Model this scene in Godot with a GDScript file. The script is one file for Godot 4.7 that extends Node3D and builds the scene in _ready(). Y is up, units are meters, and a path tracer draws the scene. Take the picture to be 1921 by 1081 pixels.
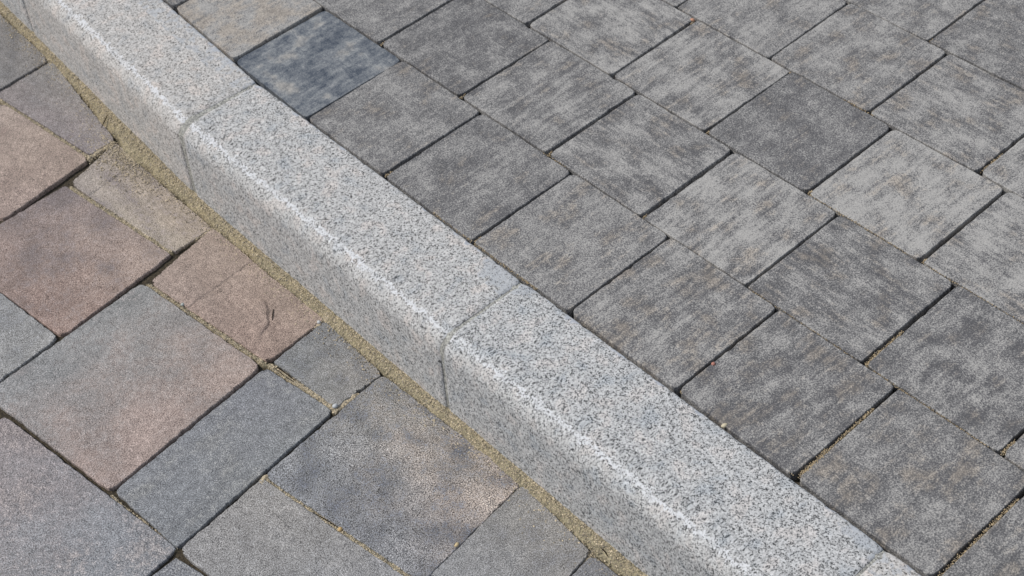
extends Node3D

const UP_SIDE := 2048          # atlas of the grey paving stones, 8 x 8 slots
const LOW_SIDE := 2048         # atlas of the large slabs, 4 x 4 slots
const KERB_FACE := 0.163
const ROAD_Y := -0.15

var M := {}
var used := {}
var rng := RandomNumberGenerator.new()
var n_edge := FastNoiseLite.new()
var n_soft := FastNoiseLite.new()


func _ready() -> void:
	# ---------------------------------------------------------------- camera, sky, sun, exposure
	var cam := Camera3D.new()
	cam.name = "camera"
	cam.fov = 20.7677
	cam.near = 0.05
	cam.far = 400.0
	cam.transform = Transform3D(Basis(Vector3(0.738797, -0.084223, 0.668645), Vector3(0.528992, 0.687190, -0.497933), Vector3(-0.417548, 0.721580, 0.552247)).orthonormalized(), Vector3(-0.943893, 1.585669, 1.497076))
	var lens := CameraAttributesPhysical.new()
	lens.frustum_focal_length = 65.0
	lens.frustum_focus_distance = 2.08
	lens.exposure_aperture = 11.0
	cam.attributes = lens
	add_child(cam)

	var sky_look := ProceduralSkyMaterial.new()
	sky_look.sky_top_color = Color(0.62, 0.66, 0.72)
	sky_look.sky_horizon_color = Color(0.84, 0.85, 0.86)
	sky_look.sky_curve = 0.12
	sky_look.ground_bottom_color = Color(0.36, 0.36, 0.35)
	sky_look.ground_horizon_color = Color(0.60, 0.60, 0.60)
	sky_look.sun_angle_max = 1.0
	var sky := Sky.new()
	sky.sky_material = sky_look
	var env := Environment.new()
	env.background_mode = Environment.BG_SKY
	env.sky = sky
	env.background_energy_multiplier = 1.0
	env.tonemap_mode = Environment.TONE_MAPPER_LINEAR
	env.tonemap_exposure = 1.0
	env.sdfgi_enabled = true
	env.ssao_enabled = true
	env.ssil_enabled = true
	var world := WorldEnvironment.new()
	world.name = "world_environment"
	world.environment = env
	add_child(world)

	var sun := DirectionalLight3D.new()
	sun.name = "sun"
	sun.light_energy = 1.0
	sun.light_color = Color(1.0, 0.975, 0.94)
	sun.light_angular_distance = 1.2
	sun.shadow_enabled = true
	var to_sun := Vector3(-0.43, 0.75, -0.50).normalized()
	sun.basis = Basis.looking_at(-to_sun, Vector3.UP)
	add_child(sun)

	rng.seed = 71
	n_edge.seed = 5
	n_edge.noise_type = FastNoiseLite.TYPE_SIMPLEX
	n_edge.frequency = 55.0
	n_edge.fractal_octaves = 4
	n_edge.fractal_gain = 0.6
	n_soft.seed = 9
	n_soft.noise_type = FastNoiseLite.TYPE_SIMPLEX
	n_soft.frequency = 16.0
	n_soft.fractal_octaves = 3

	make_materials()
	make_ground()
	make_pavement()
	make_kerb()
	make_road()
	make_sand()
	make_litter()


# ==================================================================== small helpers
func numbered(called: String) -> String:
	used[called] = used.get(called, 0) + 1
	return called if used[called] == 1 else "%s_%03d" % [called, used[called] - 1]


func put(called: String, mesh: Mesh, mat: Material, parent: Node = self, label := "", category := "", group := "", kind := "") -> MeshInstance3D:
	var o := MeshInstance3D.new()
	o.name = numbered(called)
	o.mesh = mesh
	o.material_override = mat
	parent.add_child(o, true)
	note(o, label, category, group, kind)
	return o


func note(o: Node, label := "", category := "", group := "", kind := "") -> void:
	if label: o.set_meta("label", label)
	if category: o.set_meta("category", category)
	if group: o.set_meta("group", group)
	if kind: o.set_meta("kind", kind)


func lin(r: float, g: float, b: float) -> Color:
	return Color(r / 255.0, g / 255.0, b / 255.0).srgb_to_linear()


func face_out(pos: PackedVector3Array, nor: PackedVector3Array, idx: PackedInt32Array) -> PackedInt32Array:
	for t in range(0, idx.size(), 3):
		var a := idx[t]
		var b := idx[t + 1]
		var c := idx[t + 2]
		if (pos[c] - pos[a]).cross(pos[b] - pos[a]).dot(nor[a] + nor[b] + nor[c]) < 0.0:
			idx[t + 1] = c
			idx[t + 2] = b
	return idx


# ==================================================================== textures
func field(w: int, h: int, called_seed: int, freq: float, octaves := 1, wide := 1, tall := 1, kind := FastNoiseLite.TYPE_SIMPLEX_SMOOTH, gain := 0.5) -> PackedByteArray:
	var n := FastNoiseLite.new()
	n.seed = called_seed
	n.noise_type = kind
	n.frequency = freq
	n.fractal_type = FastNoiseLite.FRACTAL_FBM if octaves > 1 else FastNoiseLite.FRACTAL_NONE
	n.fractal_octaves = octaves
	n.fractal_gain = gain
	if kind == FastNoiseLite.TYPE_CELLULAR:
		n.cellular_return_type = FastNoiseLite.RETURN_CELL_VALUE
		n.cellular_jitter = 1.0
	var im := n.get_image(w / wide, h / tall, false, false, true)
	im.convert(Image.FORMAT_L8)
	if wide * tall > 1:
		im.resize(w, h, Image.INTERPOLATE_CUBIC)
	return im.get_data()


func white_noise(count: int, s: int) -> PackedByteArray:
	var out := PackedByteArray()
	out.resize(count)
	var x := s
	for i in count:
		x = (x * 1103515245 + 12345) & 0x7fffffff
		out[i] = (x >> 16) & 255
	return out


func picture(bytes: PackedByteArray, w: int, h: int, format := Image.FORMAT_RGB8) -> ImageTexture:
	return ImageTexture.create_from_image(Image.create_from_data(w, h, false, format, bytes))


# tone, contrast, streak share, streak direction (0 across, 1 along the kerb), beige, warmth
func upper_looks() -> Array:
	var out := []
	# row beside the kerb, from the far end
	out += [[0.56, 0.55, 0.4, 0, 0.55], [0.45, 1.25, 0.0, 0, 0.0], [0.42, 0.60, 0.3, 0, 0.12], [0.40, 0.55, 0.4, 0, 0.05], [0.47, 0.50, 0.5, 0, 0.16], [0.42, 0.78, 0.8, 0, 0.30], [0.38, 0.95, 0.3, 0, 0.24], [0.40, 0.68, 0.4, 0, 0.26]]
	# second row
	out += [[0.42, 0.50, 0.5, 0, 0.05], [0.36, 0.70, 0.2, 0, 0.05], [0.45, 0.70, 0.9, 0, 0.05], [0.44, 0.85, 0.6, 1, 0.12], [0.56, 0.95, 0.9, 0, 0.15], [0.41, 1.00, 0.4, 1, 0.20], [0.40, 1.00, 0.4, 0, 0.10], [0.46, 0.70, 0.3, 0, 0.10]]
	# third row
	out += [[0.48, 0.70, 0.4, 0, 0.05], [0.52, 0.95, 0.6, 1, 0.12], [0.51, 1.00, 0.5, 0, 0.15], [0.37, 0.55, 0.3, 0, 0.03], [0.62, 0.85, 0.9, 0, 0.18], [0.54, 0.95, 0.6, 1, 0.12], [0.46, 0.80, 0.4, 0, 0.1], [0.45, 0.8, 0.4, 0, 0.1]]
	# fourth row
	out += [[0.50, 0.70, 0.5, 0, 0.08], [0.47, 0.75, 0.4, 0, 0.20], [0.48, 0.80, 0.7, 1, 0.18], [0.54, 0.85, 0.8, 0, 0.12], [0.46, 0.70, 0.5, 0, 0.06], [0.46, 0.8, 0.4, 0, 0.1], [0.46, 0.8, 0.4, 0, 0.1], [0.45, 0.8, 0.4, 0, 0.1]]
	# fifth row and beyond
	for k in 32:
		out.append([rng.randf_range(0.38, 0.56), rng.randf_range(0.55, 1.0), rng.randf_range(0.2, 0.9), k % 2, rng.randf_range(0.02, 0.2)])
	return out


func paint_upper(fine: PackedByteArray, grit: PackedByteArray) -> ImageTexture:
	var side := UP_SIDE
	var across := field(side, side, 11, 0.066, 5, 8, 1, FastNoiseLite.TYPE_SIMPLEX_SMOOTH, 0.62)
	var along := field(side, side, 12, 0.066, 5, 1, 8, FastNoiseLite.TYPE_SIMPLEX_SMOOTH, 0.62)
	var cloud := field(side, side, 13, 0.012, 3)
	var spot := field(side, side, 14, 0.045, 5, 1, 1, FastNoiseLite.TYPE_SIMPLEX_SMOOTH, 0.85)
	var out := PackedByteArray()
	out.resize(side * side * 3)
	var looks := upper_looks()
	for sy in 8:
		for sx in 8:
			var look: Array = looks[sy * 8 + sx]
			var tone: float = 0.45 + (look[0] - 0.45) * 1.0
			var con: float = 0.66 + (look[1] - 0.75) * 0.75
			var st: float = look[2]
			var beige: float = look[4]
			var streak: PackedByteArray = along if look[3] == 1 else across
			var blue := sy == 0 and sx == 1
			var dr := 83.0; var dg := 83.0; var db := 86.0
			var lr := 176.0; var lg := 174.0; var lb := 171.0
			if blue:
				dr = 73.0; dg = 80.0; db = 91.0
				lr = 150.0; lg = 152.0; lb = 153.0
			for y in 256:
				var i := (sy * 256 + y) * side + sx * 256
				for x in 256:
					var s := (streak[i] - 128) * 0.0078
					var c := (cloud[i] - 128) * 0.0078
					var m := (spot[i] - 128) * 0.0078
					var f := (fine[i] - 128) * 0.0078
					var g := (grit[i] - 128) * 0.0078
					var v: float
					if blue:
						v = 0.5 + 0.42 * c + 0.30 * s + 0.50 * m + 0.34 * f + 0.18 * g
					else:
						# two kinds of grain: the broad tone sets how much of each there is
						var p := (tone - 0.455) * 1.5 + con * ((0.35 + 0.45 * st) * 0.58 * s + 0.50 * c) + 0.30 * m + 0.52 * f + 0.24 * g
						p = clampf(p * 1.12 + 0.5, 0.0, 1.0)
						v = p * p * (3.0 - 2.0 * p) * 0.86 + 0.07 + 0.10 * g
					v = clampf(v, -0.22, 1.15)
					var r := dr + (lr - dr) * v
					var gg := dg + (lg - dg) * v
					var b := db + (lb - db) * v
					var w := clampf((s * 0.5 - c * 0.9 + beige * 1.5 - 0.50 + 0.5 * m + 0.2 * f) * 0.75, 0.0, 0.5)
					if blue:
						w = clampf((c - 0.25) * 0.8, 0.0, 0.3)
					if w > 0.0:
						var l := 0.80 + 0.26 * v
						r += (186.0 * l - r) * w
						gg += (173.0 * l - gg) * w
						b += (158.0 * l - b) * w
					var j := i * 3
					out[j] = int(clampf(r, 0.0, 255.0))
					out[j + 1] = int(clampf(gg, 0.0, 255.0))
					out[j + 2] = int(clampf(b, 0.0, 255.0))
					i += 1
	return picture(out, side, side)


# corner colours in the order: far left, far right, near right, near left in road axes (x-,z-), (x+,z-), (x+,z+), (x-,z+); then the blotch colour, its share, the grain
func lower_looks() -> Array:
	var g := Color(140, 141, 142)
	var b := Color(126, 129, 135)
	var r := Color(158, 139, 131)
	var d := Color(142, 122, 112)
	var m := Color(144, 134, 134)
	var t := Color(170, 156, 142)
	return [
		[Color(128, 128, 130), Color(136, 132, 128), Color(134, 130, 128), Color(130, 128, 128), Color(106, 106, 110), 0.7, 1.0],   # 0 far grey one
		[Color(140, 132, 131), Color(138, 136, 134), Color(146, 138, 134), Color(146, 136, 138), Color(126, 122, 126), 0.5, 0.95],   # 1 mauve
		[Color(166, 148, 136), Color(164, 148, 138), Color(160, 142, 130), r, Color(142, 122, 114), 0.6, 1.0],  # 2 red far
		[Color(160, 150, 144), Color(168, 156, 144), Color(172, 156, 140), Color(172, 160, 146), Color(140, 130, 132), 0.75, 0.95],  # 3 grooved beige
		[Color(149, 131, 124), Color(136, 124, 122), Color(166, 147, 136), Color(151, 127, 118), Color(116, 108, 110), 0.6, 1.0],   # 4 dark red
		[Color(164, 146, 136), Color(164, 146, 134), Color(163, 143, 131), Color(151, 129, 119), Color(138, 118, 108), 0.4, 1.0],  # 5 grooved red
		[Color(138, 140, 142), Color(140, 141, 141), Color(165, 146, 137), Color(160, 141, 134), Color(142, 132, 130), 0.5, 0.9],  # 6 large grey to red
		[g, Color(145, 145, 146), Color(149, 148, 147), Color(145, 145, 146), Color(122, 124, 128), 0.6, 1.0],   # 7
		[Color(134, 136, 138), Color(132, 133, 135), Color(150, 146, 142), Color(142, 141, 139), Color(116, 118, 124), 0.6, 1.0],   # 8 small square
		[Color(134, 136, 141), Color(128, 130, 137), Color(134, 136, 138), Color(126, 129, 134), Color(148, 147, 142), 0.5, 0.9],   # 9 blue grey long
		[Color(132, 134, 138), Color(146, 143, 138), Color(174, 158, 146), Color(132, 133, 137), Color(94, 97, 106), 1.0, 1.5],   # 10 mottled
		[Color(154, 144, 143), Color(144, 135, 136), Color(134, 137, 143), Color(140, 142, 146), Color(166, 154, 148), 0.5, 0.9],   # 11
		[Color(146, 144, 144), Color(152, 148, 144), Color(141, 141, 144), g, Color(124, 126, 130), 0.5, 1.0],   # 12
		[Color(140, 141, 144), Color(146, 143, 139), Color(146, 143, 140), Color(140, 141, 144), Color(122, 124, 131), 0.6, 0.9],   # 13
		[Color(120, 122, 128), Color(124, 124, 127), b, b, Color(104, 106, 114), 0.5, 0.9],                                       # 14
		[g, r, m, g, Color(120, 116, 120), 0.6, 0.9],
	]


func paint_lower(fine: PackedByteArray, grit: PackedByteArray) -> ImageTexture:
	var side := LOW_SIDE
	var cloud := field(side, side, 23, 0.0062, 4)
	var bend := field(side, side, 24, 0.005, 3)
	var spot := field(side, side, 25, 0.035, 5, 1, 1, FastNoiseLite.TYPE_SIMPLEX_SMOOTH, 0.85)
	var out := PackedByteArray()
	out.resize(side * side * 3)
	var looks := lower_looks()
	# metres across and along of the slab that wears each slot, so that the grain keeps one size
	var sizes := [Vector2(0.15, 0.30), Vector2(0.12, 0.285), Vector2(0.22, 0.27), Vector2(0.11, 0.30), Vector2(0.25, 0.29), Vector2(0.145, 0.30), Vector2(0.32, 0.30), Vector2(0.27, 0.17), Vector2(0.105, 0.145), Vector2(0.30, 0.17), Vector2(0.245, 0.31), Vector2(0.34, 0.42), Vector2(0.19, 0.30), Vector2(0.19, 0.165), Vector2(0.178, 0.31), Vector2(0.25, 0.28)]
	for sy in 4:
		for sx in 4:
			var look: Array = looks[sy * 4 + sx]
			var size: Vector2 = sizes[sy * 4 + sx] / 0.30
			var a: Color = look[0]
			var b: Color = look[1]
			var c: Color = look[2]
			var d: Color = look[3]
			var e: Color = look[4]
			var share: float = look[5]
			var grain: float = look[6]
			for y in 512:
				var i := (sy * 512 + y) * side + sx * 512
				var v0 := y / 511.0
				for x in 512:
					var w := (bend[i] - 128) * 0.0078
					var n := (cloud[i] - 128) * 0.0078
					var at := (sy * 512 + mini(int(y * size.y), 1023)) % side * side + (sx * 512 + int(x * size.x)) % side
					var m := (spot[at] - 128) * 0.0078
					var f := (fine[at] - 128) * 0.0078
					var g := (grit[at] - 128) * 0.0078
					var u := clampf(x / 511.0 + 0.20 * w + 0.16 * f + 0.20 * m, 0.0, 1.0)
					var v := clampf(v0 + 0.20 * n + 0.16 * f - 0.20 * m, 0.0, 1.0)
					u = u * u * (3.0 - 2.0 * u)
					v = v * v * (3.0 - 2.0 * v)
					var k0 := (1.0 - u) * (1.0 - v)
					var k1 := u * (1.0 - v)
					var k2 := u * v
					var k3 := (1.0 - u) * v
					var r := a.r * k0 + b.r * k1 + c.r * k2 + d.r * k3
					var gg := a.g * k0 + b.g * k1 + c.g * k2 + d.g * k3
					var bb := a.b * k0 + b.b * k1 + c.b * k2 + d.b * k3
					var s := clampf((w * 0.8 - n * 0.6 + m * 1.1 + f * 0.7 * grain + g * 0.25 - 0.25) * 1.4, 0.0, 1.0) * share
					r += (e.r - r) * s
					gg += (e.g - gg) * s
					bb += (e.b - bb) * s
					var l := 0.985 + grain * (0.40 * f + 0.24 * g + 0.15 * m) + 0.05 * n
					if m > 0.25 and f > 0.3:
						l += 0.10 * grain
					elif m < -0.2 and f < -0.35:
						l -= 0.12 * grain
					var y_ := (r + gg + bb) / 3.0
					r = r * 0.8 + y_ * 0.2
					gg = gg * 0.8 + y_ * 0.2
					bb = bb * 0.8 + y_ * 0.2
					var j := i * 3
					out[j] = int(clampf(r * l, 0.0, 255.0))
					out[j + 1] = int(clampf(gg * l, 0.0, 255.0))
					out[j + 2] = int(clampf(bb * l, 0.0, 255.0))
					i += 1
	return picture(out, side, side)


# three bands of 680 rows (one stone each): 0.5 mm a pixel; rows 0..255 top from the back edge, arris about row 270, face below
func paint_granite() -> Array:
	var side := 2048
	var grain := field(side, side, 31, 0.275, 1, 1, 1, FastNoiseLite.TYPE_CELLULAR)
	var small := field(side, side, 32, 0.52, 1, 1, 1, FastNoiseLite.TYPE_CELLULAR)
	var cluster := field(side, side, 33, 0.07, 3)
	var tint := field(side, side, 34, 0.010, 3)
	var rag := field(side, side, 35, 0.020, 4)
	var out := PackedByteArray()
	out.resize(side * side * 3)
	var high := PackedByteArray()
	high.resize(side * side)
	for y in side:
		var band := mini(y / 680, 2)
		var row := y - band * 680
		var dark_share := [0.47, 0.52, 0.56][band] as float
		var i := y * side
		for x in side:
			var c := (cluster[i] - 128) * 0.0078
			var t := (tint[i] - 128) * 0.0078
			var q := (rag[i] - 128) * 0.0078
			var a := grain[i] / 255.0
			var s := small[i] / 255.0
			var u := (a * 0.55 + s * 0.45) + 0.16 * c
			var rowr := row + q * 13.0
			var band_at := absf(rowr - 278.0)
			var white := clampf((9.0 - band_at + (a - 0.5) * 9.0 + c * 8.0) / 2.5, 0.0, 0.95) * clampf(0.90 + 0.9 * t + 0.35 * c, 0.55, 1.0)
			var soft := clampf(1.0 - absf(row + q * 8.0 - 312.0) / 26.0, 0.0, 1.0) * clampf(0.3 + 1.6 * q, 0.0, 0.7)
			var l: float
			var limit := 0.30 * dark_share / 0.55
			if u < limit:
				l = 58.0 + 84.0 * (u / limit) * (u / limit)
			elif u < 0.52:
				l = 160.0 + 135.0 * (u - limit)
			else:
				l = 194.0 + 66.0 * (u - 0.52)
			l = l * 0.955 + 10.0 * t + 5.0 * q
			var warm := [2.5, 0.5, -0.5][band] as float
			var r := l + warm
			var g := l + 0.3
			var b := l + 0.8 - warm
			if t > 0.18 and u > 0.35:
				var p := clampf((t - 0.18) * 1.6, 0.0, 0.55) * (1.0 if band < 2 else 0.8)
				r += 2.0 * p
				g -= 7.0 * p
				b -= 12.0 * p
			elif t < -0.30:
				var p2 := clampf((-t - 0.30) * 2.2, 0.0, 1.0)
				r -= 3.0 * p2
				b += 3.0 * p2
			if soft > 0.0:
				r += (172.0 - r) * soft * 0.55
				g += (171.0 - g) * soft * 0.55
				b += (170.0 - b) * soft * 0.55
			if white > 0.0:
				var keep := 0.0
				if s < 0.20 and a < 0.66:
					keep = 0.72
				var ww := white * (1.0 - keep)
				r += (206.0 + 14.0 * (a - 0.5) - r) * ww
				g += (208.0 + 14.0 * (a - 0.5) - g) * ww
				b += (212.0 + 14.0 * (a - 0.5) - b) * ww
			# bruised smooth blue-grey rim along the back edge
			var rim := clampf((16.0 + q * 26.0 - row) / 8.0, 0.0, 1.0) * clampf(0.2 + t * 1.6, 0.0, 0.75)
			if rim > 0.0 and row < 60:
				r += (170.0 - r) * rim
				g += (176.0 - g) * rim
				b += (186.0 - b) * rim
			# smooth bruised corners where stones meet
			if row < 90:
				var px := 0.0
				if band == 1: px = 1.0 - pow((x - 1285.0) / 110.0, 2.0) - pow((row - 25.0) / 62.0, 2.0)
				elif band == 2: px = maxf(1.0 - pow((x - 10.0) / 62.0, 2.0) - pow((row - 12.0) / 58.0, 2.0), 1.0 - pow((x - 1262.0) / 105.0, 2.0) - pow((row - 12.0) / 46.0, 2.0))
				px = clampf((px + q * 0.9) * 3.0, 0.0, 0.6)
				if px > 0.0 and not (s < 0.13):
					r += (170.0 - r) * px
					g += (175.0 - g) * px
					b += (182.0 - b) * px
			# foot of the face: a little earth in the pores
			if row > 560:
				var e := clampf((row + q * 50.0 - 590.0) / 60.0, 0.0, 0.5)
				r += (168.0 - r) * e
				g += (158.0 - g) * e
				b += (132.0 - b) * e
			var j := i * 3
			out[j] = int(clampf(r, 0.0, 255.0))
			out[j + 1] = int(clampf(g, 0.0, 255.0))
			out[j + 2] = int(clampf(b, 0.0, 255.0))
			high[i] = int(clampf(128.0 + 70.0 * (s - 0.5) + 50.0 * c * (1.0 - white) + 45.0 * q, 0.0, 255.0))
			i += 1
	return [picture(out, side, side), picture(high, side, side, Image.FORMAT_L8)]


func stone_material(color: Texture2D, high: Texture2D, scale: float, rough: float) -> StandardMaterial3D:
	var m := StandardMaterial3D.new()
	m.albedo_texture = color
	m.roughness = rough
	m.metallic_specular = 0.28
	m.heightmap_enabled = true
	m.heightmap_texture = high
	m.heightmap_scale = scale
	return m


func make_materials() -> void:
	var fine := field(2048, 2048, 41, 0.24, 2, 1, 1, FastNoiseLite.TYPE_SIMPLEX, 0.9)
	var grit := white_noise(2048 * 2048, 77)
	var high := picture(fine, 2048, 2048, Image.FORMAT_L8)
	M.paver = stone_material(paint_upper(fine, grit), high, 0.07, 0.86)
	M.blue = stone_material(M.paver.albedo_texture, high, 0.03, 0.55)
	M.slab = stone_material(paint_lower(fine, grit), high, 0.08, 0.9)
	var g := paint_granite()
	M.granite = stone_material(g[0], g[1], 0.07, 0.92)
	# sand, mortar and earth: small repeating grain, seen only at a few pixels a grain
	var sg := field(512, 512, 51, 0.30, 2, 1, 1, FastNoiseLite.TYPE_CELLULAR, 0.6)
	var sc := PackedByteArray()
	sc.resize(512 * 512 * 3)
	for i in 512 * 512:
		var v := sg[i] / 255.0
		var l := 0.46 + 0.78 * v
		sc[i * 3] = int(clampf(232.0 * l, 0.0, 255.0))
		sc[i * 3 + 1] = int(clampf(230.0 * l, 0.0, 255.0))
		sc[i * 3 + 2] = int(clampf((226.0 - 14.0 * v) * l, 0.0, 255.0))
	M.sand = StandardMaterial3D.new()
	M.sand.albedo_texture = picture(sc, 512, 512)
	M.sand.vertex_color_use_as_albedo = true
	M.sand.roughness = 1.0
	M.sand.uv1_triplanar = true
	M.sand.uv1_world_triplanar = true
	M.sand.uv1_scale = Vector3.ONE * 3.2
	M.sand.heightmap_enabled = true
	M.sand.heightmap_texture = picture(sg, 512, 512, Image.FORMAT_L8)
	M.sand.heightmap_scale = 0.12
	M.mortar = M.sand.duplicate()
	M.mortar.vertex_color_use_as_albedo = false
	M.mortar.albedo_color = Color(0.755, 0.76, 0.775)
	M.mortar.heightmap_scale = 0.05
	M.earth = M.sand.duplicate()
	M.earth.vertex_color_use_as_albedo = false
	M.earth.albedo_color = Color(0.34, 0.32, 0.29)
	M.grain = StandardMaterial3D.new()
	M.grain.vertex_color_use_as_albedo = true
	M.grain.roughness = 0.8


# ==================================================================== one paving stone
# q: four corners (x, z) in the order (x-,z-), (x+,z-), (x+,z+), (x-,z+); relief: Callable(x, z) -> metres
func stone_mesh(q: Array, y: float, thick: float, bevel: float, cells: Vector2i, slot: Rect2, edge: float, round_: float, key: int, relief: Callable) -> ArrayMesh:
	var a: Vector2 = q[0]
	var b: Vector2 = q[1]
	var c: Vector2 = q[2]
	var d: Vector2 = q[3]
	var nu := cells.x
	var nv := cells.y
	var lo := Vector2(minf(minf(a.x, b.x), minf(c.x, d.x)), minf(minf(a.y, b.y), minf(c.y, d.y)))
	var hi := Vector2(maxf(maxf(a.x, b.x), maxf(c.x, d.x)), maxf(maxf(a.y, b.y), maxf(c.y, d.y)))
	var mid := (a + b + c + d) * 0.25
	var pos := PackedVector3Array()
	var nor := PackedVector3Array()
	var uvs := PackedVector2Array()
	var idx := PackedInt32Array()
	var at := func(u: float, v: float) -> Vector2:
		var p := a * (1.0 - u) * (1.0 - v) + b * u * (1.0 - v) + c * u * v + d * (1.0 - u) * v
		var su := absf(u * 2.0 - 1.0)
		var sv := absf(v * 2.0 - 1.0)
		var out := (p - mid)
		var chip := 0.35 + 1.5 * absf(sin(key * 12.9898 + (1.7 if u > 0.5 else 0.0) + (3.1 if v > 0.5 else 0.0)))
		p -= out.normalized() * round_ * chip * pow(su * sv, 22.0)
		var k := pow(maxf(su, sv), 10.0)
		var w := n_edge.get_noise_3d(p.x, p.y, key * 3.7)
		var nick := maxf(0.0, n_edge.get_noise_3d(p.x * 0.7, p.y * 0.7, key * 5.1 + 40.0) - 0.30)
		p -= out.normalized() * ((edge * (w + 0.35) + (0.006 * nick if edge > 0.0 else 0.0)) * k)
		return p
	var to_uv := func(p: Vector2) -> Vector2:
		var t := (p - lo) / (hi - lo)
		return slot.position + slot.size * (Vector2(0.03, 0.03) + t * 0.94)
	for j in nv + 1:
		for i in nu + 1:
			var u := i / float(nu)
			var v := j / float(nv)
			var p: Vector2 = at.call(u, v)
			var inside := p + (mid - p).normalized() * bevel * (1.2 if (i == 0 or i == nu) and (j == 0 or j == nv) else (1.0 if i == 0 or j == 0 or i == nu or j == nv else 0.0))
			var h: float = relief.call(inside.x, inside.y)
			var hx: float = (relief.call(inside.x + 0.0012, inside.y) - relief.call(inside.x - 0.0012, inside.y)) / 0.0024
			var hz: float = (relief.call(inside.x, inside.y + 0.0012) - relief.call(inside.x, inside.y - 0.0012)) / 0.0024
			pos.append(Vector3(inside.x, y + h, inside.y))
			nor.append(Vector3(-hx, 1.0, -hz).normalized())
			uvs.append(to_uv.call(inside))
	for j in nv:
		for i in nu:
			var k := j * (nu + 1) + i
			idx.append_array([k, k + 1, k + nu + 2, k, k + nu + 2, k + nu + 1])
	# rim: the boundary in order, once at the top, once below the bevel, once at the foot
	var rim := []
	for i in nu: rim.append(Vector2i(i, 0))
	for j in nv: rim.append(Vector2i(nu, j))
	for i in nu: rim.append(Vector2i(nu - i, nv))
	for j in nv: rim.append(Vector2i(0, nv - j))
	var n := rim.size()
	var first := pos.size()
	for k in n:
		var r: Vector2i = rim[k]
		var top := pos[r.y * (nu + 1) + r.x]
		var p: Vector2 = at.call(r.x / float(nu), r.y / float(nv))
		var out := Vector3.ZERO
		if r.x == 0: out.x -= 1.0
		if r.x == nu: out.x += 1.0
		if r.y == 0: out.z -= 1.0
		if r.y == nv: out.z += 1.0
		out = out.normalized()
		var uv: Vector2 = to_uv.call(p)
		pos.append(top); nor.append((Vector3.UP * 1.6 + out).normalized()); uvs.append(to_uv.call(Vector2(top.x, top.z)))
		pos.append(Vector3(p.x, top.y - bevel * 0.8, p.y)); nor.append((Vector3.UP * 0.5 + out).normalized()); uvs.append(uv)
		pos.append(Vector3(p.x, top.y - bevel * 0.8 - 0.001, p.y)); nor.append(out); uvs.append(uv)
		pos.append(Vector3(p.x, y - thick, p.y)); nor.append(out); uvs.append(to_uv.call(p + (mid - p).normalized() * 0.035))
	for k in n:
		var p0 := first + k * 4
		var p1 := first + ((k + 1) % n) * 4
		for s in 3:
			idx.append_array([p0 + s, p0 + s + 1, p1 + s + 1, p0 + s, p1 + s + 1, p1 + s])
	var arrays := []
	arrays.resize(Mesh.ARRAY_MAX)
	arrays[Mesh.ARRAY_VERTEX] = pos
	arrays[Mesh.ARRAY_NORMAL] = nor
	arrays[Mesh.ARRAY_TEX_UV] = uvs
	arrays[Mesh.ARRAY_INDEX] = idx
	var mesh := ArrayMesh.new()
	mesh.add_surface_from_arrays(Mesh.PRIMITIVE_TRIANGLES, arrays)
	return mesh


func kerb_back(z: float) -> float:
	if z < -0.375: return 0.0 + 0.066 * (-0.375 - z)
	if z < 0.284: return -0.001 - 0.007 * (z + 0.375)
	return -0.004


# ==================================================================== ground
func make_ground() -> void:
	var st := SurfaceTool.new()
	st.begin(Mesh.PRIMITIVE_TRIANGLES)
	for p in [Vector3(-120, -0.24, -120), Vector3(120, -0.24, -120), Vector3(120, -0.24, 120), Vector3(-120, -0.24, -120), Vector3(120, -0.24, 120), Vector3(-120, -0.24, 120)]:
		st.set_normal(Vector3.UP)
		st.add_vertex(p)
	put("ground", st.commit(), M.earth, self, "bare earth sheet under and far around the paving", "ground", "", "structure")


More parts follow.
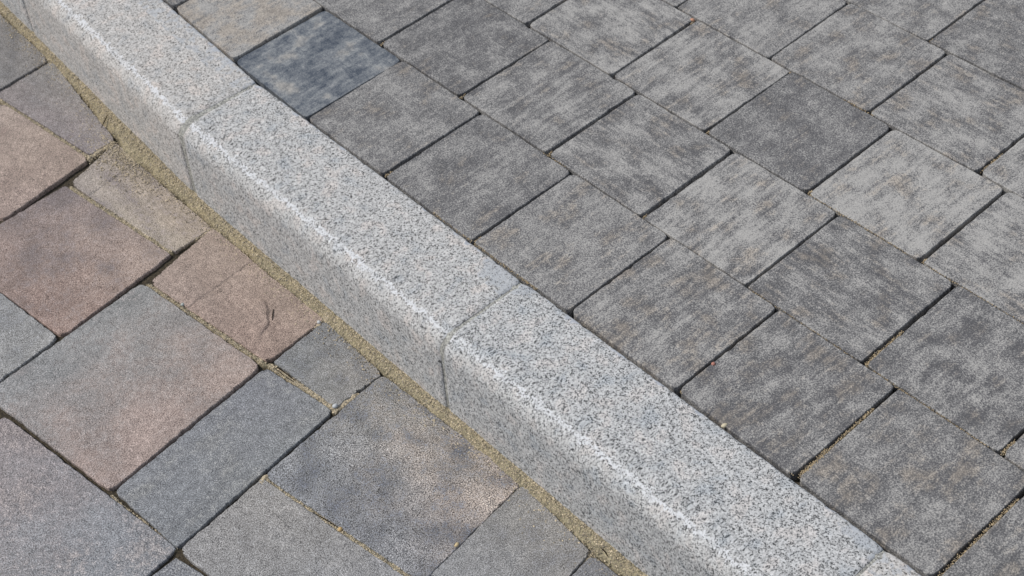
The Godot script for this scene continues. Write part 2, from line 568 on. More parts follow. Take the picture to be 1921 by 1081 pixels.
# ==================================================================== the grey pavement above the kerb
func make_pavement() -> void:
	var pave := Node3D.new()
	pave.name = "pavement"
	add_child(pave)
	note(pave, "grey mottled square stone pavement in offset rows behind the granite kerb", "pavement", "", "structure")
	var bed := BoxMesh.new()
	bed.size = Vector3(2.2, 0.16, 4.0)
	var o := put("bedding_layer", bed, M.earth, pave)
	o.position = Vector3(1.1, -0.099, 0.2)

	var cross := [[-1.47, -1.265, -1.06, -0.86, -0.655, -0.452, -0.2375, -0.0375, 0.1710, 0.3745, 0.5788, 0.7802, 0.9910, 1.195, 1.4, 1.6, 1.8],
		[-1.53, -1.325, -1.12, -0.915, -0.71, -0.505, -0.3000, -0.0915, 0.1120, 0.3160, 0.5182, 0.7230, 0.9360, 1.14, 1.345, 1.55, 1.75],
		[-1.58, -1.375, -1.17, -0.967, -0.763, -0.558, -0.355, -0.1515, 0.0510, 0.2557, 0.4572, 0.6608, 0.865, 1.07, 1.275, 1.48, 1.68],
		[-1.43, -1.225, -1.02, -0.815, -0.61, -0.405, -0.2, 0.0035, 0.2087, 0.4082, 0.6095, 0.814, 1.018, 1.22, 1.425, 1.63, 1.83],
		[-1.48, -1.275, -1.07, -0.865, -0.66, -0.455, -0.25, -0.042, 0.163, 0.3670, 0.571, 0.775, 0.98, 1.18, 1.385, 1.59, 1.79],
		[-1.52, -1.315, -1.11, -0.905, -0.70, -0.495, -0.29, -0.085, 0.119, 0.322, 0.527, 0.731, 0.935, 1.14, 1.345, 1.55, 1.75],
		[-1.37, -1.165, -0.96, -0.755, -0.55, -0.345, -0.14, 0.065, 0.27, 0.475, 0.68, 0.885, 1.09, 1.295, 1.5, 1.7, 1.9]]
	# gaps in millimetres at the kerb side and at the far side of each cross joint; other joints are 4 and 3
	var gap := {"0:5": [3.5, 6.5], "0:6": [6.0, 0.8], "0:7": [7.0, 2.0], "0:8": [6.0, 0.8], "0:9": [3.5, 2.5], "0:10": [4.5, 4.5], "0:11": [8.5, 4.0], "0:12": [7.0, 6.5],
		"1:6": [7.0, 5.0], "1:7": [6.0, 2.5], "1:8": [5.5, 4.5], "1:9": [7.5, 6.0], "1:10": [4.5, 3.5], "1:11": [9.5, 5.0], "1:12": [6.0, 5.0],
		"2:7": [5.5, 5.5], "2:8": [3.0, 6.5], "2:9": [5.5, 0.8], "2:10": [3.5, 4.5], "2:11": [7.5, 5.0],
		"3:8": [2.5, 3.5], "3:9": [3.5, 4.5], "3:10": [5.5, 5.0], "4:9": [3.5, 4.0]}
	var special := {"0:4": "beige paving stone with a grey corner at the far end beside the kerb", "0:5": "smooth blue-grey marbled paving stone beside the kerb",
		"2:10": "palest paving stone, light grey with fine dark streaks", "0:11": "paving stone beside the kerb with a large dark blotch", "1:10": "pale paving stone with a dark patch on its far half"}
	for r in 7:
		var x0 := r * 0.1995 + 0.0015
		var x1 := (r + 1) * 0.1995 - 0.0005
		var marks: Array = cross[r]
		for k in marks.size() - 1:
			var ga: Array = gap.get("%d:%d" % [r, k], [4.0, 3.0])
			var gb: Array = gap.get("%d:%d" % [r, k + 1], [4.0, 3.0])
			var z0: float = marks[k]
			var z1: float = marks[k + 1]
			var xa := x0
			var xb := x0
			if r == 0:
				xa = kerb_back(z0) + 0.0022
				xb = kerb_back(z1) + 0.0022
			var q := [Vector2(xa, z0 + ga[0] * 0.00044), Vector2(x1, z0 + ga[1] * 0.00044 + 0.0002), Vector2(x1, z1 - gb[1] * 0.00044 - 0.0002), Vector2(xb, z1 - gb[0] * 0.00044)]
			for c in 4:
				q[c] += Vector2(rng.randf_range(-0.0005, 0.0005), rng.randf_range(-0.0004, 0.0004))
			var seen := k >= 3 and k <= 13 and r < 6
			var s := 0
			if r < 4 and k >= [4, 5, 6, 7][r] and k - [4, 5, 6, 7][r] < 8:
				s = r * 8 + k - [4, 5, 6, 7][r]
			else:
				s = 32 + (k * 5 + r * 7) % 32
			var slot := Rect2(Vector2(s % 8, s / 8) / 8.0, Vector2.ONE / 8.0)
			var blue := r == 0 and k == 5
			var lean := Vector2(rng.randf_range(-0.004, 0.004), rng.randf_range(-0.005, 0.005))
			var mid: Vector2 = (q[0] + q[1] + q[2] + q[3]) * 0.25
			var key := r * 20 + k
			var lift := rng.randf_range(-0.0010, 0.0008) - (0.0025 if blue else 0.0)
			var rough := 0.0007 if blue else 0.00025
			var relief := func(x: float, z: float) -> float:
				return (x - mid.x) * lean.x + (z - mid.y) * lean.y + rough * n_soft.get_noise_3d(x, z, key * 1.3)
			var mesh := stone_mesh(q, lift, 0.05, 0.0008, Vector2i(24, 24) if seen else Vector2i(4, 4), slot, 0.0012 if seen else 0.0, 0.0022, key, relief)
			put("paving_stone", mesh, M.blue if blue else M.paver, pave, special.get("%d:%d" % [r, k], ""))
	# crumbs and sand lodged in the joints
	var spots := [[0.004, 0.784, 0.060, 0.782, 260, 0.0035], [0.060, 0.782, 0.150, 0.780, 160, 0.002], [0.203, 0.728, 0.235, 0.726, 150, 0.004], [0.235, 0.726, 0.280, 0.724, 90, 0.002], [0.004, 0.994, 0.16, 0.992, 260, 0.003],
		[0.203, 0.938, 0.23, 0.938, 80, 0.003], [0.0, 0.174, 0.012, 0.174, 24, 0.002], [0.0, -0.035, 0.012, -0.035, 24, 0.002], [0.201, 0.114, 0.211, 0.114, 18, 0.002], [0.2, 0.318, 0.209, 0.318, 18, 0.002],
		[0.2, -0.296, 0.209, -0.296, 18, 0.002], [0.2, -0.09, 0.21, -0.09, 18, 0.002], [0.399, 0.258, 0.409, 0.259, 18, 0.002], [0.401, 0.458, 0.409, 0.459, 22, 0.002], [0.402, 0.664, 0.412, 0.665, 26, 0.002],
		[0.604, 0.412, 0.614, 0.412, 20, 0.002], [0.607, 0.611, 0.660, 0.611, 60, 0.002], [0.59, 0.052, 0.585, 0.052, 14, 0.002], [0.59, 0.259, 0.597, 0.255, 16, 0.002], [0.802, 0.369, 0.81, 0.369, 12, 0.002],
		[0.4, 0.46, 0.4, 0.64, 110, 0.0016], [0.2, 0.74, 0.2, 0.92, 130, 0.0016], [0.2, 0.53, 0.2, 0.71, 60, 0.0013], [-0.002, 0.08, -0.003, 0.285, 160, 0.0016], [-0.002, 0.28, -0.002, 0.31, 60, 0.002], [0.4, 0.67, 0.4, 0.84, 70, 0.0013],
		[0.6, 0.36, 0.6, 0.42, 40, 0.0015], [0.2, 0.10, 0.2, 0.16, 22, 0.0013], [0.03, -0.66, 0.018, -0.50, 50, 0.0018], [0.012, 0.595, 0.0, 0.582, 14, 0.002], [0.0, 0.62, 0.0, 0.78, 30, 0.0013]]
	var places: Array[Transform3D] = []
	var tints: Array[Color] = []
	for s in spots:
		for k in int(s[4] * 2.6):
			var t := rng.randf()
			var p := Vector3(lerpf(s[0], s[2], t), 0.0, lerpf(s[1], s[3], t))
			p += Vector3(rng.randfn(0, 0.5) * s[5], -0.0005 - absf(rng.randfn(0, 0.0025)), rng.randfn(0, 0.5) * s[5])
			var z := rng.randf_range(0.0003, 0.0008)
			places.append(Transform3D(Basis.from_euler(Vector3(rng.randf() * 6, rng.randf() * 6, 0)).scaled(Vector3(z, z * 0.8, z * 1.2)), p))
			var l := rng.randf_range(0.55, 1.15)
			tints.append(lin(190, 170, 136) * l if rng.randf() < 0.72 else lin(150, 140, 124) * l)
	scatter("joint_sand", places, tints, pave, "")


func scatter(called: String, places: Array[Transform3D], tints: Array[Color], parent: Node, label: String) -> MultiMeshInstance3D:
	var ball := SphereMesh.new()
	ball.radius = 1.0
	ball.height = 2.0
	ball.radial_segments = 6
	ball.rings = 3
	var mm := MultiMesh.new()
	mm.transform_format = MultiMesh.TRANSFORM_3D
	mm.use_colors = true
	mm.mesh = ball
	mm.instance_count = places.size()
	for k in places.size():
		mm.set_instance_transform(k, places[k])
		mm.set_instance_color(k, tints[k])
	var o := MultiMeshInstance3D.new()
	o.name = numbered(called)
	o.multimesh = mm
	o.material_override = M.grain
	parent.add_child(o, true)
	note(o, label, "", "", "stuff")
	return o


# ==================================================================== the kerb
func make_kerb() -> void:
	var kerb := Node3D.new()
	kerb.name = "kerb"
	add_child(kerb)
	note(kerb, "pale speckled granite kerb of long stones between the two pavings", "kerb")
	# z and back-edge x of both ends, texture band, texture offset, label
	var stones := [[-1.64, 0.084, -0.9800, 0.0402, 1, 700, ""], [-0.9755, 0.0400, -0.3735, -0.0005, 0, 0, "warm grey granite kerb stone at the far end"], [-0.3692, -0.001, 0.2820, -0.0062, 1, 0, "middle granite kerb stone between two mortar joints"],
		[0.2864, -0.0050, 0.9228, -0.0050, 2, 0, "coarser dark-flecked granite kerb stone nearest the camera"], [0.9270, -0.0050, 1.58, -0.0060, 0, 700, ""]]
	for k in stones.size():
		var s: Array = stones[k]
		put("kerb_stone", kerb_stone_mesh(s, k), M.granite, kerb, s[6])
	for k in stones.size() - 1:
		var s: Array = stones[k]
		var t: Array = stones[k + 1]
		put("mortar_joint", mortar_mesh(s, t), M.mortar, kerb)


func kerb_profile() -> Array:
	# [depth from the back edge, height, texture row, outward normal (depth, height)]
	var out := [[0.0, -0.17, 8.0, Vector2(-1, 0)], [0.0, -0.006, 9.0, Vector2(-1, 0)], [0.0006, -0.003, 10.0, Vector2(-0.8, 0.6)], [0.003, -0.0005, 14.0, Vector2(-0.3, 0.95)]]
	for k in 14: out.append([0.006 + k * 0.0085, 0.0, 20.0 + k * 17.0, Vector2(0, 1)])
	out += [[0.1235, 0.0, 247.0, Vector2(0.0, 1)], [0.1290, -0.0003, 260.0, Vector2(0.06, 1)], [0.1320, -0.0011, 267.0, Vector2(0.30, 0.95)], [0.1370, -0.0029, 278.0, Vector2(0.36, 0.93)], [0.1420, -0.0050, 289.0, Vector2(0.44, 0.9)], [0.1470, -0.0076, 300.0, Vector2(0.60, 0.80)],
		[0.1515, -0.0112, 312.0, Vector2(0.74, 0.67)], [0.1550, -0.0158, 324.0, Vector2(0.88, 0.48)], [0.1575, -0.0220, 338.0, Vector2(0.97, 0.22)], [0.1585, -0.0320, 358.0, Vector2(1.0, 0.07)]]
	for k in 9: out.append([0.1592 + k * 0.0005, -0.050 - k * 0.0125, 383.0 + k * 25.0, Vector2(1, 0.04)])
	out.append([0.1640, -0.19, 640.0, Vector2(1, 0.04)])
	return out


func kerb_stone_mesh(s: Array, key: int) -> ArrayMesh:
	var prof := kerb_profile()
	var from := Vector2(s[1], s[0])
	var to := Vector2(s[3], s[2])
	var length := from.distance_to(to)
	var dir := (to - from) / length
	var side := Vector2(-dir.y, dir.x)      # towards the road
	var rings := [0.0, 0.0012, 0.003, 0.006, 0.010]
	var steps := 150
	for k in range(1, steps): rings.append(0.010 + (length - 0.020) * k / steps)
	rings += [length - 0.010, length - 0.006, length - 0.003, length - 0.0012, length]
	var pos := PackedVector3Array()
	var nor := PackedVector3Array()
	var uvs := PackedVector2Array()
	var idx := PackedInt32Array()
	var n := prof.size()
	for i in rings.size():
		var l: float = rings[i]
		var e := minf(l, length - l)
		var shrink := 0.0
		if e < 0.010: shrink = 0.0020 * pow(1.0 - e / 0.010, 2.4)
		for p in prof:
			var depth: float = p[0]
			var y: float = p[1]
			var nd: Vector2 = p[3]
			var along := from + dir * l
			var chip := 0.0
			if depth < 0.007:
				chip = 0.0010 * maxf(-0.2, n_edge.get_noise_3d(l * 0.8, 3.0, key)) + 0.0022 * pow(maxf(0.0, n_soft.get_noise_2d(l * 1.6, key * 9.0)), 2.0)
			if depth > 0.12 and depth < 0.157:
				chip = 0.0014 * n_soft.get_noise_3d(l * 1.3, depth * 2.0, key * 4.0) + 0.0005 * n_edge.get_noise_3d(l, depth, key)
			var big := 0.0006 * n_soft.get_noise_3d(l * 0.6, depth + y, key * 2.0)
			# corners at the ends are rounder at both long edges
			var corner := 0.0
			if e < 0.030 and (depth < 0.02 or depth > 0.12):
				corner = 0.0016 * pow(1.0 - e / 0.030, 2.0) * (1.0 if depth > 0.12 and y > -0.05 else (0.9 if depth < 0.02 else 0.0))
			var inward := Vector2(nd.x, nd.y) * (-(shrink + chip + corner) + big)
			if depth < 0.007: inward = Vector2(1.0, -0.35) * (chip + corner + shrink * 0.5)
			var d := depth + inward.x
			var h := y + inward.y
			var g := along + side * d
			pos.append(Vector3(g.x, h, g.y))
			var out3 := Vector3(side.x * nd.x, nd.y, side.y * nd.x)
			if e < 0.010:
				var t := (1.0 - e / 0.010) * (1.0 - e / 0.010) * 0.75
				var face := -1.0 if l < length * 0.5 else 1.0
				out3 += Vector3(dir.x, 0, dir.y) * face * t
			nor.append(out3.normalized())
			uvs.append(Vector2((float(s[5]) + l / 0.0005 + 8.0) / 2048.0, (float(s[4]) * 680.0 + float(p[2])) / 2048.0))
	for i in rings.size() - 1:
		for j in n - 1:
			var k := i * n + j
			idx.append_array([k, k + n + 1, k + n, k, k + 1, k + n + 1])
	# end caps
	for end in 2:
		var ring := 0 if end == 0 else rings.size() - 1
		var first := pos.size()
		for j in n:
			pos.append(pos[ring * n + j])
			nor.append(Vector3(dir.x, 0, dir.y) * (-1.0 if end == 0 else 1.0))
			uvs.append(uvs[ring * n + j])
		var centre := first + n
		var cg := from + dir * float(rings[ring]) + side * 0.08
		pos.append(Vector3(cg.x, -0.09, cg.y))
		nor.append(Vector3(dir.x, 0, dir.y) * (-1.0 if end == 0 else 1.0))
		uvs.append(uvs[ring * n + 10])
		for j in n - 1:
			if end == 0: idx.append_array([centre, first + j + 1, first + j])
			else: idx.append_array([centre, first + j, first + j + 1])
	var arrays := []
	arrays.resize(Mesh.ARRAY_MAX)
	arrays[Mesh.ARRAY_VERTEX] = pos
	arrays[Mesh.ARRAY_NORMAL] = nor
	arrays[Mesh.ARRAY_TEX_UV] = uvs
	arrays[Mesh.ARRAY_INDEX] = face_out(pos, nor, idx)
	var mesh := ArrayMesh.new()
	mesh.add_surface_from_arrays(Mesh.PRIMITIVE_TRIANGLES, arrays)
	return mesh


func mortar_mesh(s: Array, t: Array) -> ArrayMesh:
	# the kerb's own section, set back a little and filling the gap between two stones
	var prof := kerb_profile()
	var a := Vector2(s[3], s[2])
	var b := Vector2(t[1], t[0])
	var da := (a - Vector2(s[1], s[0])).normalized()
	var db := (Vector2(t[3], t[2]) - b).normalized()
	var pos := PackedVector3Array()
	var nor := PackedVector3Array()
	var idx := PackedInt32Array()
	var n := prof.size()
	for i in 5:
		var f := i / 4.0
		var hollow := 0.0021 + 0.0006 * sin(f * PI)
		for p in prof:
			var nd: Vector2 = p[3]
			var d: float = p[0] - nd.x * hollow
			var h: float = p[1] - nd.y * hollow + 0.0006 * n_edge.get_noise_2d(p[0] * 1.5, f * 0.02)
			var pa := a - da * 0.006 + Vector2(-da.y, da.x) * d
			var pb := b + db * 0.006 + Vector2(-db.y, db.x) * d
			var g := pa.lerp(pb, f)
			pos.append(Vector3(g.x, h, g.y))
			nor.append(Vector3(-nd.x, nd.y, 0).normalized())
	for i in 4:
		for j in n - 1:
			var k := i * n + j
			idx.append_array([k, k + n + 1, k + n, k, k + 1, k + n + 1])
	var arrays := []
	arrays.resize(Mesh.ARRAY_MAX)
	arrays[Mesh.ARRAY_VERTEX] = pos
	arrays[Mesh.ARRAY_NORMAL] = nor
	arrays[Mesh.ARRAY_INDEX] = face_out(pos, nor, idx)
	var mesh := ArrayMesh.new()
	mesh.add_surface_from_arrays(Mesh.PRIMITIVE_TRIANGLES, arrays)
	return mesh


# ==================================================================== the lower paving
func make_road() -> void:
	var road := Node3D.new()
	road.name = "road"
	add_child(road)
	note(road, "lower road paving of large grey and reddish concrete slabs beside the kerb", "road", "", "structure")
	var bed := BoxMesh.new()
	bed.size = Vector3(2.2, 0.05, 4.0)
	put("bedding_layer", bed, M.earth, road).position = Vector3(-1.30, -0.2035, 0.2)
	# (x-,z-), (x+,z-), (x+,z+), (x-,z+), look, cells, label
	var slabs := [
		[-0.290, -1.20, -0.128, -1.20, -0.142, -0.9030, -0.264, -0.8960, 0, 40, 60, ""],
		[-0.263, -0.8835, -0.140, -0.8915, -0.180, -0.6095, -0.2300, -0.6085, 1, 40, 60, "mauve-grey slab partly covered by the sand"],
		[-0.460, -0.833, -0.2665, -0.853, -0.2385, -0.600, -0.4215, -0.5755, 2, 50, 50, ""],
		[-0.293, -0.565, -0.1830, -0.6010, -0.1880, -0.2965, -0.2635, -0.2945, 3, 60, 120, "beige slab with a cross groove and a cut corner"],
		[-0.5250, -0.5655, -0.3040, -0.5690, -0.2695, -0.2950, -0.4895, -0.2670, 4, 60, 60, "dark reddish slab with blue-grey stains"],
		[-0.3280, -0.2610, -0.1870, -0.2905, -0.1840, 0.0045, -0.2950, 0.0120, 5, 90, 170, "reddish slab with a cross groove and a shell-shaped scar"],
		[-0.6340, -0.2480, -0.3385, -0.2700, -0.3075, 0.0105, -0.5950, 0.0440, 6, 60, 60, "large slab fading from grey to reddish"],
		[-0.775, -0.405, -0.5125, -0.432, -0.4945, -0.2715, -0.750, -0.245, 7, 50, 40, ""],
		[-0.2880, 0.0215, -0.1840, 0.0100, -0.1895, 0.1560, -0.2770, 0.1545, 8, 50, 60, "small blue-grey square slab beside the sand"],
		[-0.5905, 0.0535, -0.3040, 0.0205, -0.2830, 0.1575, -0.5805, 0.1945, 9, 60, 40, "long narrow blue-grey slab"],
		[-0.4245, 0.1850, -0.1905, 0.1610, -0.1775, 0.4520, -0.3790, 0.4760, 10, 60, 60, "grey slab heavily mottled with dark blue and pink"],
		[-0.930, -0.150, -0.6350, -0.188, -0.5810, 0.1935, -0.890, 0.235, 11, 60, 60, ""],
		[-0.5815, 0.2040, -0.4300, 0.1870, -0.3870, 0.4730, -0.545, 0.500, 12, 50, 60, ""],
		[-0.3700, 0.4800, -0.1795, 0.4580, -0.1910, 0.6000, -0.370, 0.624, 13, 50, 40, ""],
		[-0.3700, 0.6310, -0.1920, 0.6080, -0.195, 0.900, -0.370, 0.92, 14, 50, 50, ""],
		# beyond the frame
		[-0.545, 0.506, -0.378, 0.482, -0.376, 0.78, -0.545, 0.80, 7, 6, 6, ""], [-0.89, 0.2475, -0.588, 0.2055, -0.553, 0.50, -0.86, 0.54, 9, 6, 6, ""], [-0.86, 0.546, -0.552, 0.507, -0.552, 0.80, -0.84, 0.84, 12, 6, 6, ""],
		[-0.77, -0.70, -0.53, -0.72, -0.517, -0.44, -0.775, -0.411, 15, 6, 6, ""], [-0.72, -1.0, -0.47, -1.02, -0.463, -0.84, -0.53, -0.727, 4, 6, 6, ""], [-0.50, -1.22, -0.295, -1.22, -0.269, -0.86, -0.462, -0.838, 6, 6, 6, ""],
		[-0.94, -0.236, -0.755, -0.24, -0.642, -0.195, -0.935, -0.156, 13, 6, 6, ""], [-1.08, -0.42, -0.78, -0.41, -0.757, -0.244, -1.06, -0.25, 2, 6, 6, ""], [-1.07, -0.72, -0.775, -0.70, -0.78, -0.415, -1.08, -0.425, 10, 6, 6, ""],
		[-0.84, 0.846, -0.548, 0.806, -0.548, 1.10, -0.83, 1.13, 11, 6, 6, ""], [-0.545, 0.806, -0.374, 0.926, -0.374, 1.16, -0.545, 1.10, 8, 6, 6, ""], [-0.370, 0.926, -0.195, 0.906, -0.20, 1.20, -0.370, 1.22, 13, 6, 6, ""],
		[-1.23, -0.145, -0.935, -0.15, -0.895, 0.235, -1.2, 0.27, 6, 6, 6, ""], [-1.2, 0.276, -0.895, 0.241, -0.866, 0.54, -1.17, 0.57, 10, 6, 6, ""], [-1.17, 0.576, -0.865, 0.546, -0.845, 0.84, -1.15, 0.87, 12, 6, 6, ""],
		[-0.30, -1.60, -0.105, -1.60, -0.128, -1.206, -0.292, -1.206, 13, 6, 6, ""], [-0.52, -1.60, -0.306, -1.60, -0.298, -1.226, -0.502, -1.226, 9, 6, 6, ""]]
	for k in slabs.size():
		var s: Array = slabs[k]
		var q := [Vector2(s[0], s[1]), Vector2(s[2], s[3]), Vector2(s[4], s[5]), Vector2(s[6], s[7])]
		var seen := k < 15
		var heart: Vector2 = (q[0] + q[1] + q[2] + q[3]) * 0.25
		for c in 4:
			q[c] += Vector2(signf(q[c].x - heart.x), signf(q[c].y - heart.y)) * Vector2(0.0014, 0.0032)
		var slot := Rect2(Vector2(s[8] % 4, s[8] / 4) / 4.0, Vector2.ONE / 4.0)
		var lift := rng.randf_range(-0.0010, 0.0006)
		var lean := Vector2(rng.randf_range(-0.006, 0.006), rng.randf_range(-0.006, 0.006))
		var mid: Vector2 = (q[0] + q[1] + q[2] + q[3]) * 0.25
		var relief := func(x: float, z: float) -> float:
			var h := (x - mid.x) * lean.x + (z - mid.y) * lean.y + 0.0007 * n_soft.get_noise_3d(x, z, k * 2.1)
			if k == 3:
				h += groove(x, z, Vector2(-0.290, -0.515), Vector2(-0.195, -0.527), 0.0022, 0.0016)
			elif k == 5:
				h += groove(x, z, Vector2(-0.325, -0.170), Vector2(-0.174, -0.180), 0.0020, 0.0013)
				var c := Vector2(x, z) - Vector2(-0.295, -0.103)
				var r := c.length() + 0.003 * n_soft.get_noise_2d(x * 1.5, z * 1.5)
				var turn := absf(angle_difference(c.angle(), Vector2(0.8, 0.6).angle()))
				h += 0.0036 * (1.0 - smoothstep(0.0665, 0.0715, r)) * smoothstep(0.025, 0.066, r) * (1.0 - smoothstep(0.45, 0.75, turn))
			return h
		var mesh := stone_mesh(q, ROAD_Y + lift, 0.055, 0.0014, Vector2i(s[9], s[10]), slot, 0.0020 if seen else 0.0, 0.0042, 400 + k, relief)
		put("paving_slab", mesh, M.slab, road, s[11])


func groove(x: float, z: float, a: Vector2, b: Vector2, wide: float, deep: float) -> float:
	var dir := (b - a).normalized()
	var d := (Vector2(x, z) - a).cross(dir)
	d += 0.0012 * n_soft.get_noise_2d(x * 2.0, z)
	return -deep * exp(-pow(d / wide, 2.0)) + 0.0008 * (smoothstep(-wide * 2.0, wide * 2.0, d) - 0.5)


# ==================================================================== sand
func sand_height(x: float, z: float, segs: Array) -> float:
	var n := n_edge.get_noise_2d(x * 0.9, z * 0.9)
	var soft := n_soft.get_noise_2d(x, z)
	var h := -0.1585 + 0.0016 * n + 0.0015 * soft
	var d := kerb_back(z) - KERB_FACE - x
	var wide := 0.0275 + 0.004 * soft + 0.002 * n
	wide += 0.014 * exp(-pow((z + 0.655) / 0.045, 2.0)) + 0.036 * exp(-pow((z + 0.555) / 0.035, 2.0)) + 0.012 * exp(-pow((z + 0.47) / 0.04, 2.0)) - 0.006 * smoothstep(-0.72, -0.9, z)
	var t := clampf(1.0 - d / wide, 0.0, 1.4)
	h = maxf(h, -0.1580 + 0.0140 * smoothstep(0.0, 0.75, t) + 0.0022 * n * t + 0.0025 * maxf(0.0, t - 0.75))
	for s in segs:
		var a := Vector2(s[0], s[1])
		var b := Vector2(s[2], s[3])
		var p := Vector2(x, z)
		var along := clampf((p - a).dot(b - a) / (b - a).length_squared(), 0.0, 1.0)
		var off := p.distance_to(a.lerp(b, along))
		if off < 0.02:
			h = maxf(h, lerpf(s[4], -0.160, smoothstep(0.002, 0.010, off)) + 0.0018 * n)
	return h


func make_sand() -> void:
	# joints that are filled with pale sand: from x,z to x,z and the height of the filling
	var segs := [[-0.300, -0.560, -0.266, -0.300, -0.1518], [-0.333, -0.262, -0.300, 0.012, -0.1525], [-0.296, 0.020, -0.280, 0.156, -0.1515], [-0.428, 0.190, -0.384, 0.470, -0.1522], [-0.266, -0.87, -0.236, -0.60, -0.1518], [-0.260, -0.300, -0.190, -0.293, -0.153],
		[-0.200, 0.008, -0.184, 0.006, -0.152], [-0.235, -0.602, -0.185, -0.605, -0.1515], [-0.436, 0.190, -0.425, 0.186, -0.151], [-0.282, 0.160, -0.24, 0.1595, -0.153], [-0.60, 0.050, -0.584, 0.192, -0.1555], [-0.235, 0.6, -0.192, 0.602, -0.154]]
	var x0 := -0.66
	var x1 := -0.100
	var z0 := -1.25
	var z1 := 1.0
	var step := 0.0032
	var nx := int((x1 - x0) / step)
	var nz := int((z1 - z0) / step)
	var pos := PackedVector3Array()
	var nor := PackedVector3Array()
	var col := PackedColorArray()
	var idx := PackedInt32Array()
	var heights := PackedFloat32Array()
	heights.resize((nx + 1) * (nz + 1))
	for j in nz + 1:
		var z := z0 + j * step
		for i in nx + 1:
			heights[j * (nx + 1) + i] = sand_height(x0 + i * step, z, segs)
	var earth := lin(84, 76, 64)
	var pale := lin(190, 176, 150)
	var grey := lin(178, 170, 150)
	for j in nz + 1:
		for i in nx + 1:
			var k := j * (nx + 1) + i
			var x := x0 + i * step
			var z := z0 + j * step
			var h := heights[k]
			var hx := (heights[k + 1 if i < nx else k] - heights[k - 1 if i > 0 else k]) / (2.0 * step)
			var hz := (heights[k + nx + 1 if j < nz else k] - heights[k - nx - 1 if j > 0 else k]) / (2.0 * step)
			pos.append(Vector3(x, h, z))
			nor.append(Vector3(-hx, 1, -hz).normalized())
			var w := smoothstep(-0.1570, -0.1515, h)
			var c := earth.lerp(pale.lerp(grey, clampf(0.5 + 0.5 * n_soft.get_noise_2d(z * 0.5, x * 0.5 + 7.0) + 0.5 * smoothstep(0.0, 0.5, z), 0.0, 1.0)), w)
			col.append(c)
	for j in nz:
		for i in nx:
			var k := j * (nx + 1) + i
			idx.append_array([k, k + 1, k + nx + 2, k, k + nx + 2, k + nx + 1])
	var arrays := []
	arrays.resize(Mesh.ARRAY_MAX)
	arrays[Mesh.ARRAY_VERTEX] = pos
	arrays[Mesh.ARRAY_NORMAL] = nor
	arrays[Mesh.ARRAY_COLOR] = col
	arrays[Mesh.ARRAY_INDEX] = idx
	var mesh := ArrayMesh.new()
	mesh.add_surface_from_arrays(Mesh.PRIMITIVE_TRIANGLES, arrays)
	var sand := put("sand", mesh, M.sand, self, "yellowish jointing sand heaped along the foot of the kerb and in the slab joints", "sand", "", "stuff")
	var places: Array[Transform3D] = []
	var tints: Array[Color] = []
	for k in 44000:
		var x := 0.0
		var z := 0.0
		if k % 5 < 3:
			z = rng.randf_range(-1.2, 0.9)
			x = kerb_back(z) - KERB_FACE - absf(rng.randfn(0.0, 0.020)) + 0.003
			if rng.randf() < 0.16:
				z = rng.randfn(-0.56, 0.06)
				x = -0.185 - absf(rng.randfn(0.0, 0.025))
		else:
			var s: Array = segs[rng.randi() % segs.size()]
			var t := rng.randf()
			x = lerpf(s[0], s[2], t) + rng.randfn(0.0, 0.0042)
			z = lerpf(s[1], s[3], t) + rng.randfn(0.0, 0.0030)
		var h := sand_height(x, z, segs)
		var on_slab := h < -0.1505
		if on_slab:
			if k % 5 < 3 and rng.randf() < 0.6: continue
			if k % 5 >= 3 and h < -0.156: continue
		if on_slab and k % 5 < 3: h = -0.1500
		var z_ := rng.randf_range(0.0004, 0.0010) * (1.5 if rng.randf() < 0.12 else 1.0)
		places.append(Transform3D(Basis.from_euler(Vector3(rng.randf() * 6, rng.randf() * 6, 0)).scaled(Vector3(z_, z_ * 0.8, z_ * 1.2)), Vector3(x, h + z_ * 0.3, z)))
		var l := rng.randf_range(0.5, 1.2)
		tints.append((lin(194, 180, 154) if rng.randf() < 0.75 else lin(150, 142, 128)) * l)
	scatter("sand_grain", places, tints, sand, "")


# ==================================================================== needles, pebbles, crumbs
func stick_mesh(points: Array, radius: float) -> ArrayMesh:
	var st := SurfaceTool.new()
	st.begin(Mesh.PRIMITIVE_TRIANGLES)
	var n := points.size()
	var rings := []
	for i in n:
		var p: Vector3 = points[i]
		var d: Vector3 = (points[mini(i + 1, n - 1)] - points[maxi(i - 1, 0)]).normalized()
		var a := d.cross(Vector3.UP).normalized()
		var b := a.cross(d)
		var ring := []
		var r := radius * (0.35 + 0.65 * sin(PI * (0.12 + 0.80 * i / (n - 1.0))))
		for k in 6:
			ring.append([p + (a * cos(k * TAU / 6) + b * sin(k * TAU / 6)) * r, a * cos(k * TAU / 6) + b * sin(k * TAU / 6)])
		rings.append(ring)
	for i in n - 1:
		for k in 6:
			var l := (k + 1) % 6
			for v in [rings[i][k], rings[i + 1][k], rings[i + 1][l], rings[i][k], rings[i + 1][l], rings[i][l]]:
				st.set_normal(v[1])
				st.add_vertex(v[0])
	return st.commit()


func curve(a: Vector3, b: Vector3, bend: Vector3) -> Array:
	var out := []
	for i in 9:
		var t := i / 8.0
		out.append(a.lerp(b, t) + bend * 4.0 * t * (1.0 - t))
	return out


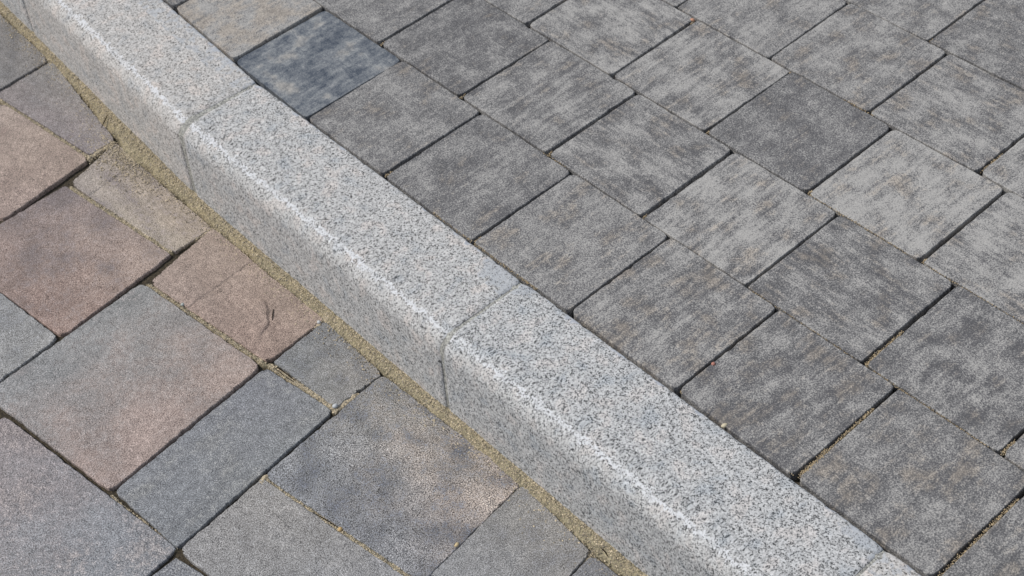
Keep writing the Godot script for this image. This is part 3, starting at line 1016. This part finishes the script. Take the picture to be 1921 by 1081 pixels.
func pebble_mesh(size: Vector3, key: int) -> ArrayMesh:
	var ball := SphereMesh.new()
	ball.radius = 1.0
	ball.height = 2.0
	ball.radial_segments = 16
	ball.rings = 9
	var arrays := ball.get_mesh_arrays()
	var pos: PackedVector3Array = arrays[Mesh.ARRAY_VERTEX]
	for i in pos.size():
		var p := pos[i]
		var f := 1.0 + 0.35 * n_soft.get_noise_3d(p.x * 0.05 + key, p.y * 0.05, p.z * 0.05)
		pos[i] = p * f * size
	var st := SurfaceTool.new()
	arrays[Mesh.ARRAY_VERTEX] = pos
	var mesh := ArrayMesh.new()
	mesh.add_surface_from_arrays(Mesh.PRIMITIVE_TRIANGLES, arrays)
	return mesh


func plain(r: int, g: int, b: int, rough := 0.8) -> StandardMaterial3D:
	var m := StandardMaterial3D.new()
	m.albedo_color = Color8(r, g, b)
	m.roughness = rough
	return m


func make_litter() -> void:
	var y := ROAD_Y
	var rust := plain(176, 122, 84)
	var brown := plain(96, 66, 48)
	var needles := [
		[Vector3(-0.2255, y + 0.0012, -0.068), Vector3(-0.2410, y + 0.0012, -0.0500), Vector3(0.0, 0.0002, 0.0), 0.0007, brown, "short dark brown pine needle on the shell-scarred reddish slab"],
		[Vector3(-0.2930, y - 0.0002, 0.026), Vector3(-0.2885, y - 0.0002, 0.074), Vector3(0.0010, 0.0, 0.0), 0.0008, rust, "rusty pine needle in the joint below the small square slab, upper of the pair"],
		[Vector3(-0.2955, y - 0.0004, 0.030), Vector3(-0.2910, y - 0.0004, 0.076), Vector3(-0.0006, 0.0, 0.0), 0.0007, rust, "rusty pine needle in the joint below the small square slab, lower of the pair"],
		[Vector3(-0.4140, y - 0.0004, 0.284), Vector3(-0.4035, y - 0.0004, 0.338), Vector3(0.0010, 0.0, 0.0), 0.0006, rust, "thin rusty pine needle in the joint left of the mottled slab"],
		[Vector3(-0.1800, y + 0.0030, 0.598), Vector3(-0.1815, y + 0.0024, 0.626), Vector3(0.0022, 0.0012, 0.0), 0.0009, rust, "curved rusty pine needle lying on the sand strip near the bottom of the picture"]]
	for n in needles:
		put("pine_needle", stick_mesh(curve(n[0], n[1], n[2]), n[3]), n[4], self, n[5], "pine needle", "pine needles on the lower paving")
	put("twig", stick_mesh(curve(Vector3(-0.1800, y + 0.0052, -0.648), Vector3(-0.1555, y + 0.0100, -0.664), Vector3(0, 0.0006, 0)), 0.0011), plain(84, 72, 58), self, "thin dark twig in the widest patch of sand at the kerb", "twig")
	var stones := [
		[Vector3(-0.2765, y + 0.0008, 0.1565), Vector3(0.0044, 0.0026, 0.0036), Color8(182, 186, 190), "white oval pebble where the small square slab meets the long one"],
		[Vector3(-0.1925, y + 0.0010, 0.0065), Vector3(0.0032, 0.0026, 0.0032), Color8(190, 192, 194), "small whitish pebble between the scarred slab and the sand strip"],
		[Vector3(-0.4045, y - 0.0006, 0.3330), Vector3(0.0032, 0.0028, 0.0036), Color8(196, 166, 116), "yellowish pebble in the sandy joint left of the mottled slab"],
		[Vector3(-0.3090, y + 0.0002, 0.4665), Vector3(0.0036, 0.0026, 0.0026), Color8(202, 182, 142), "yellowish pebble in the dark joint right of the mottled slab"],
		[Vector3(-0.0010, -0.0006, 0.6630), Vector3(0.0028, 0.0022, 0.0050), Color8(196, 186, 160), "cream pebble wedged behind the nearest kerb stone"],
		[Vector3(0.0640, 0.0012, 0.5830), Vector3(0.0026, 0.0018, 0.0030), Color8(176, 122, 108), "reddish crumb of stone on a grey paving stone beside a cross joint"],
		[Vector3(0.5930, -0.0010, 0.0470), Vector3(0.0034, 0.0024, 0.0040), Color8(186, 140, 116), "pinkish crumb in the cross joint near the top of the picture"],
		[Vector3(-0.3190, y - 0.0002, -0.1830), Vector3(0.0030, 0.0024, 0.0030), Color8(168, 174, 172), "pale grey pebble in the joint beside the grooved red slab"]]
	for k in stones.size():
		var s: Array = stones[k]
		var m := StandardMaterial3D.new()
		m.albedo_color = s[2]
		m.roughness = 0.7
		var o := put("pebble", pebble_mesh(s[1], k), m, self, s[3], "pebble", "pebbles and crumbs in the joints")
		o.position = s[0]
		o.rotation.y = k * 1.1
